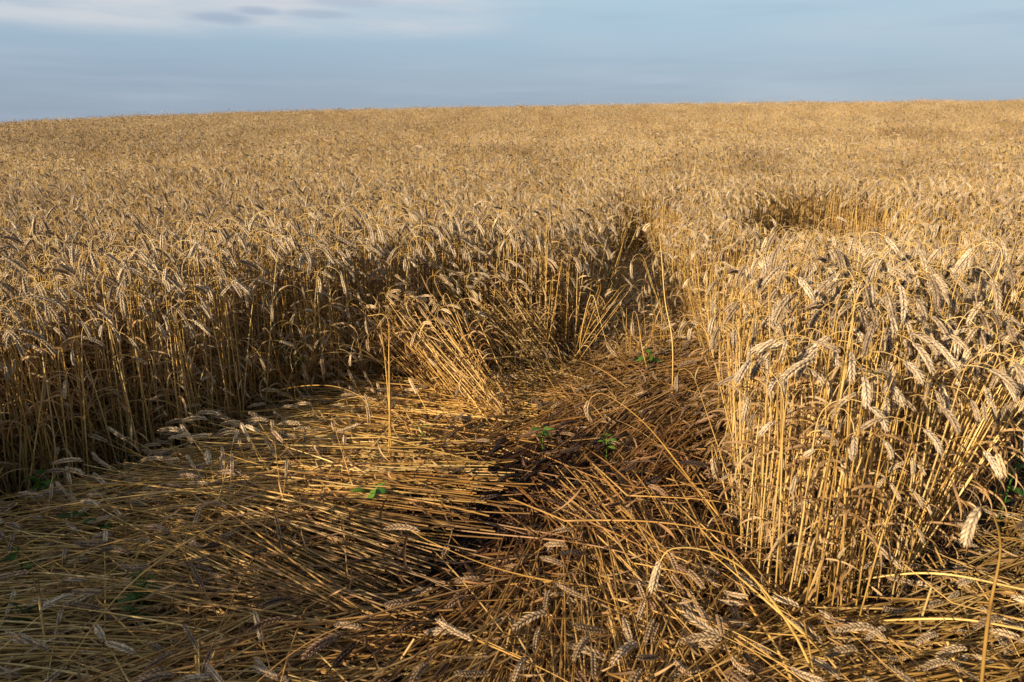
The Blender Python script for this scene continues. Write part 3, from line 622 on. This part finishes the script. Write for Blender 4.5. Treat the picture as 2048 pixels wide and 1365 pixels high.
pos = stand['pos']; eul = euler_of(stand['yaw'], stand['tdir'], stand['tilt'])
EARFORM = []
for p in V_STAND:
    e_ = np.concatenate(p[1].v); d_ = e_[-6:].mean(0)-e_[:4].mean(0); EARFORM.append('hanging' if d_[2] < -.065 else 'slanting' if d_[2] < -.03 else 'jutting')
px, py, dz = project(pos + np.array((0, 0, .45)))
bx, by, _ = project(pos)
vis = (dz > .3) & (px > 10) & (px < 2040) & (by > 0) & (py < 1340)
P2 = pos[:, :2]; ed = np.where(inside(P2, TRAMPLED), 0, edge_dist(P2, TRAMPLED))
dist = np.linalg.norm(pos-CAM, axis=1)
score = dist + 3.0*np.maximum(ed-.05, 0) + (pos[:, 1] > 5)*9 + ~vis*99
order = np.argsort(score)[:300-len(HEROES_STAND)]
mask = np.ones(len(pos), bool); mask[order] = False
for i in order:
    k = int(rng.integers(0, NV)); parts = V_STAND[k]
    d = Euler(eul[i]).to_matrix() @ Vector((1, 0, 0)); turn = compass(math.atan2(d.y, d.x))
    tl = R(0) + stand['tilt'][i]; form = 'upright' if tl < R(9) else 'slanting' if tl < R(24) else 'bowed'
    size = 'short' if stand['scl'][i] < .82 else 'tall' if stand['scl'][i] > 1.03 else 'medium'
    reg = region_standing(px[i], by[i], pos[i, 0], pos[i, 1])
    tn_ = 'bright' if stand['tint'][i].mean() > .945 else 'dull'
    lab = f'{size} {tn_} {form} stalk, ear {EARFORM[k]} {turn}, {reg}'
    place_stalk(('s', k), parts, S, pos[i], eul[i], float(stand['scl'][i]), stand['tint'][i], lab, 'wheat stalk', 'ripe wheat stalks ' + reg)
pos2 = pos[mask]
o = scatter('standing_wheat', [([joined(p) for p in V_STAND], pos2, eul[mask], stand['scl'][mask], stand['tint'][mask]), far_set])
tag(o, 'ripe golden wheat crop standing thick over the whole field to the horizon', 'wheat crop', kind='stuff')

def region_fallen(px, py):
    if px < 330: a = 'far left straw'
    elif px < 620: a = 'left straw'
    elif px < 830: a = 'straw around seedling' if py < 1010 else 'straw left of dark patch'
    elif px < 1130: a = 'straw behind dark patch' if py < 940 else 'dark bare patch' if py < 1180 else 'straw before dark patch'
    elif px < 1480: a = 'brown straw left of clump' if py < 1150 else 'straw left before clump'
    else: a = 'straw before clump' if px < 1850 else 'straw right of clump'
    b = 'upper' if py < 960 else 'lower' if py > 1190 else 'middle'
    return f'on {b} {a}'
FALLFORM = []
for p in V_FALL:
    v_ = np.concatenate(p[0].v).reshape(-1, 5, 3).mean(1); ch = v_[-1]-v_[0]; ch = ch/np.linalg.norm(ch); off = np.linalg.norm((v_-v_[0])-np.outer((v_-v_[0]) @ ch, ch), axis=1).max()
    FALLFORM.append('straight' if off < .03 else 'bowed' if off < .07 else 'bent')
fe = flat_euler(fall['bear'], fall['up'], fall['roll'])
mid = fall['pos'] + .38*np.c_[np.cos(fall['bear']), np.sin(fall['bear']), np.zeros(len(fe))]
px, py, dz = project(mid)
vis = (px > 20) & (px < 2030) & (py < 1350)
score = np.linalg.norm(mid-CAM, axis=1) - 1.6*fall['lay'] + ~vis*99
order = np.argsort(score)[:300-len(HEROES_FALL)]
mask = np.ones(len(mid), bool); mask[order] = False
for i in order:
    k = int(rng.integers(0, 30)); parts = V_FALL[k]
    b = fall['bear'][i]; turn = compass(b); t = fall['tint'][i]
    tone = 'dark' if t[0] < .5 else 'brown' if t[0] < .8 else 'pale gold' if t[0] > 1.05 else 'plain'
    reg = region_fallen(px[i], py[i])
    shp = FALLFORM[k]; top = 'topmost' if fall['lay'][i] > .8 else 'loose' if fall['lay'][i] > .55 else 'buried'
    lab = f"{top} {tone} {shp} stalk {'with' if parts[1] is not None else 'without'} ear, pointing {turn}, {reg}"
    place_stalk(('f', k), parts, FA, fall['pos'][i], fe[i], float(fall['scl'][i]), t, lab, 'fallen stalk', 'stalks lying ' + reg)
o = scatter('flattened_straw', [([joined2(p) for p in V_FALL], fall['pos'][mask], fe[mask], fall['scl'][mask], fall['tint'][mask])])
tag(o, 'layers of trampled wheat straw lying flat in swirls between the standing crop', 'straw', kind='stuff')

# ------------------------------------------------------------------ chaff and leaf shreds on the ground
r3 = np.random.default_rng(14); V_CH = []
for k in range(14):
    g = Geo()
    if k < 9:
        n_ = 7; s = np.linspace(0, 1, n_); ln = r3.uniform(.02, .075); a = r3.uniform(-2.5, 2.5)*s
        q = np.stack([np.cumsum(np.cos(a))*ln/n_, np.cumsum(np.sin(a))*ln/n_, .012*np.sin(s*3.1)*r3.uniform(0, 1.4)], 1)
        ribbon(g, q, r3.uniform(.003, .008)*np.sin(s*2.9+.15)**.5, r3.uniform(-3, 3), r3.uniform(.7, 1.2), 2, r3.uniform(-.4, .4))
    else:
        q = np.stack([np.linspace(0, r3.uniform(.02, .12), 3), np.zeros(3), np.zeros(3)], 1); tube(g, q, .003, 5, 1, 0)
    V_CH.append(g)
P = grid_points(-2.2, 2.7, .7, 5.5, 750); P = P[inside(P, TRAMPLED) & (np.abs(P[:, 0]) < P[:, 1]*.78+.6)]
D, T_, Hm, Dn = flow_at(P); q = rng.random(len(P)) < np.where(T_[:, 0] < .45, .35, 1.0)*Dn**1.3; P, T_, Hm = P[q], T_[q], Hm[q]; n = len(P)
o = scatter('chaff', [(V_CH, np.c_[P, .006+Hm*1.0*rng.random(n)], np.c_[rng.normal(0, .5, (n, 2)), rng.uniform(0, 6.28, n)], rng.uniform(.5, 1.2, n), T_*rng.uniform(.7, 1.15, (n, 1)))])
tag(o, 'shredded dry leaves and short straw bits strewn over the flattened wheat', 'chaff', kind='stuff')

# ------------------------------------------------------------------ green weeds
def blade(g, base, out, up, ln, wd, r, droop=1.2, n=8):
    s = np.linspace(0, 1, n); el = up - droop*s
    d = np.cos(el)[:, None]*np.array((math.cos(out), math.sin(out), 0)) + np.sin(el)[:, None]*np.array((0, 0, 1.))
    q = base + np.r_[[np.zeros(3)], np.cumsum(d[:-1]*ln/(n-1), axis=0)]
    ribbon(g, q, wd*np.sin(np.clip(s*.94+.06, 0, 1)*math.pi)**.7+.0006, r.uniform(-.3, .3), r.uniform(.8, 1.2), 3, .12)
    return q
def weed(name, px, py, h, kind, size, label, cat, tint=(1, 1, 1), seed=0):
    r = np.random.default_rng(500+seed); h += .045; b = ground(px, py, h); root = bpy.data.objects.new(name, None); COL.objects.link(root)
    root.location = (b[0], b[1], 0); root.empty_display_size = .05; tag(root, label, cat, 'green weeds growing in the wheat')
    def link(nm, g):
        c = bpy.data.objects.new(nm, g.mesh(nm)); COL.objects.link(c); c.parent = root; c['tint'] = list(tint)
    st = Geo(); O = np.array((0, 0, 0.))
    if kind == 'broad':
        tube(st, np.array([O, (.003, 0, h*.5), (0, 0, h)]), .0026, 5, .9, 3); link('stem', st)
        for i in range(int(r.integers(5, 8))):
            g = Geo(); a = i*2.4+r.uniform(-.3, .3); base = np.array((0, 0, h*r.uniform(.75, 1.05)))
            pet = blade(g, base, a, r.uniform(.4, 1), size*.4, .003, r, .5)
            blade(g, pet[-1], a, r.uniform(.1, .5), size*r.uniform(.8, 1.2), size*r.uniform(.55, .75), r, r.uniform(.4, 1.1)); link('leaf', g)
    elif kind == 'feather':
        fo = Geo()
        for i in range(int(r.integers(5, 8))):
            a = r.uniform(0, 6.28); q = blade(st, np.array((r.normal(0, .01), r.normal(0, .01), h*r.uniform(0, .8))), a, r.uniform(.7, 1.4), size*r.uniform(.8, 1.25), .004, r, r.uniform(.5, 1.3), 12)
            for j in range(2, 12):
                for sd in (-1, 1): blade(fo, q[j], a+sd*r.uniform(.7, 1.1), r.uniform(-.1, .5), size*.36*(1.1-.065*j), size*.05, r, .4, 5)
        link('stem', st); link('foliage', fo)
    elif kind == 'grass':
        for i in range(26): blade(st, np.array((r.normal(0, size*.2), r.normal(0, size*.2), h*.3)), r.uniform(0, 6.28), r.uniform(.6, 1.4), size*r.uniform(.7, 1.4), .006, r, r.uniform(.8, 1.9), 9)
        link('blades', st)
    else:      # upright leafy stem
        q = np.array([(0, 0, 0), (.01, .005, size*.5), (.02, -.01, size)]); q = spline(q, 12); tube(st, q, .0028, 5, .9, 3); link('stem', st)
        for i in range(3, 12):
            g = Geo(); blade(g, q[i], i*2.3, r.uniform(.1, .7), min(size*.27, .06)*(1.25-.05*i), min(size*.10, .022), r, .9); link('leaf', g)
weed('weed_seedling', 740, 985, .09, 'broad', .05, 'bright green seedling with broad leaves on the gold flattened straw', 'weed', (1.5, 1.4, 1.0), 1)
weed('weed_seedling', 1085, 862, .09, 'broad', .034, 'small green weed where gold and brown straw meet below the sheaf', 'weed', (1.2, 1.2, 1), 2)
weed('weed_seedling', 842, 852, .09, 'broad', .026, 'tiny flat green weed on the brightest level straw', 'weed', (1.1, 1.1, 1), 3)
weed('weed_seedling', 1213, 878, .10, 'broad', .028, 'small yellow green weed among the brown slanting straw', 'weed', (1.5, 1.3, .9), 4)
weed('leafy_weed', 1298, 712, .10, 'broad', .055, 'light green leafy weed at the mouth of the narrow path', 'weed', (1.5, 1.3, 1.0), 5)
weed('leafy_weed', 1362, 545, .25, 'upright', .42, 'green stem climbing the stand at the right lip of the path', 'weed', (1.3, 1.2, .9), 6)
weed('feathery_weed', 285, 1185, .07, 'feather', .10, 'feathery bright green weed in the lower left straw', 'weed', (1.1, 1.1, 1), 7)
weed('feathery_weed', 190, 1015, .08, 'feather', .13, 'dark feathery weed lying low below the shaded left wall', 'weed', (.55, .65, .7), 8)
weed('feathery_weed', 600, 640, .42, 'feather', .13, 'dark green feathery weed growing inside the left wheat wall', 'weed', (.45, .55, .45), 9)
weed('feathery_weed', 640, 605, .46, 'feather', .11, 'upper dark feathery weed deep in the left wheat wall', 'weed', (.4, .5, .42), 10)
weed('weed_seedling', 78, 958, .09, 'broad', .045, 'green pointed leaf weed at the foot of the far left wall', 'weed', (1.0, 1.1, 1), 11)
weed('weed_seedling', 38, 1112, .08, 'broad', .032, 'dark little round leaf weed at the left frame edge', 'weed', (.8, .9, .9), 12)
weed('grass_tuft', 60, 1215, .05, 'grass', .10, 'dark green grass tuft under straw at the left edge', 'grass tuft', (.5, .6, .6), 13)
weed('grass_tuft', 1178, 1112, .07, 'grass', .05, 'small green grass tuft in the brown straw left of clump', 'grass tuft', (1.1, 1.1, .9), 14)
weed('grass_tuft', 1480, 1238, .05, 'grass', .05, 'thin green grass tuft at the clump foot, left corner', 'grass tuft', (1.0, 1.1, .9), 15)
weed('leafy_weed', 2030, 905, .22, 'upright', .30, 'dark green leafy weed in the gap at the right edge', 'weed', (.9, 1.0, .8), 16)
weed('leafy_weed', 1215, 560, .2, 'upright', .34, 'green leafy stem beside the narrow path, left side', 'weed', (.9, 1.0, .8), 17)
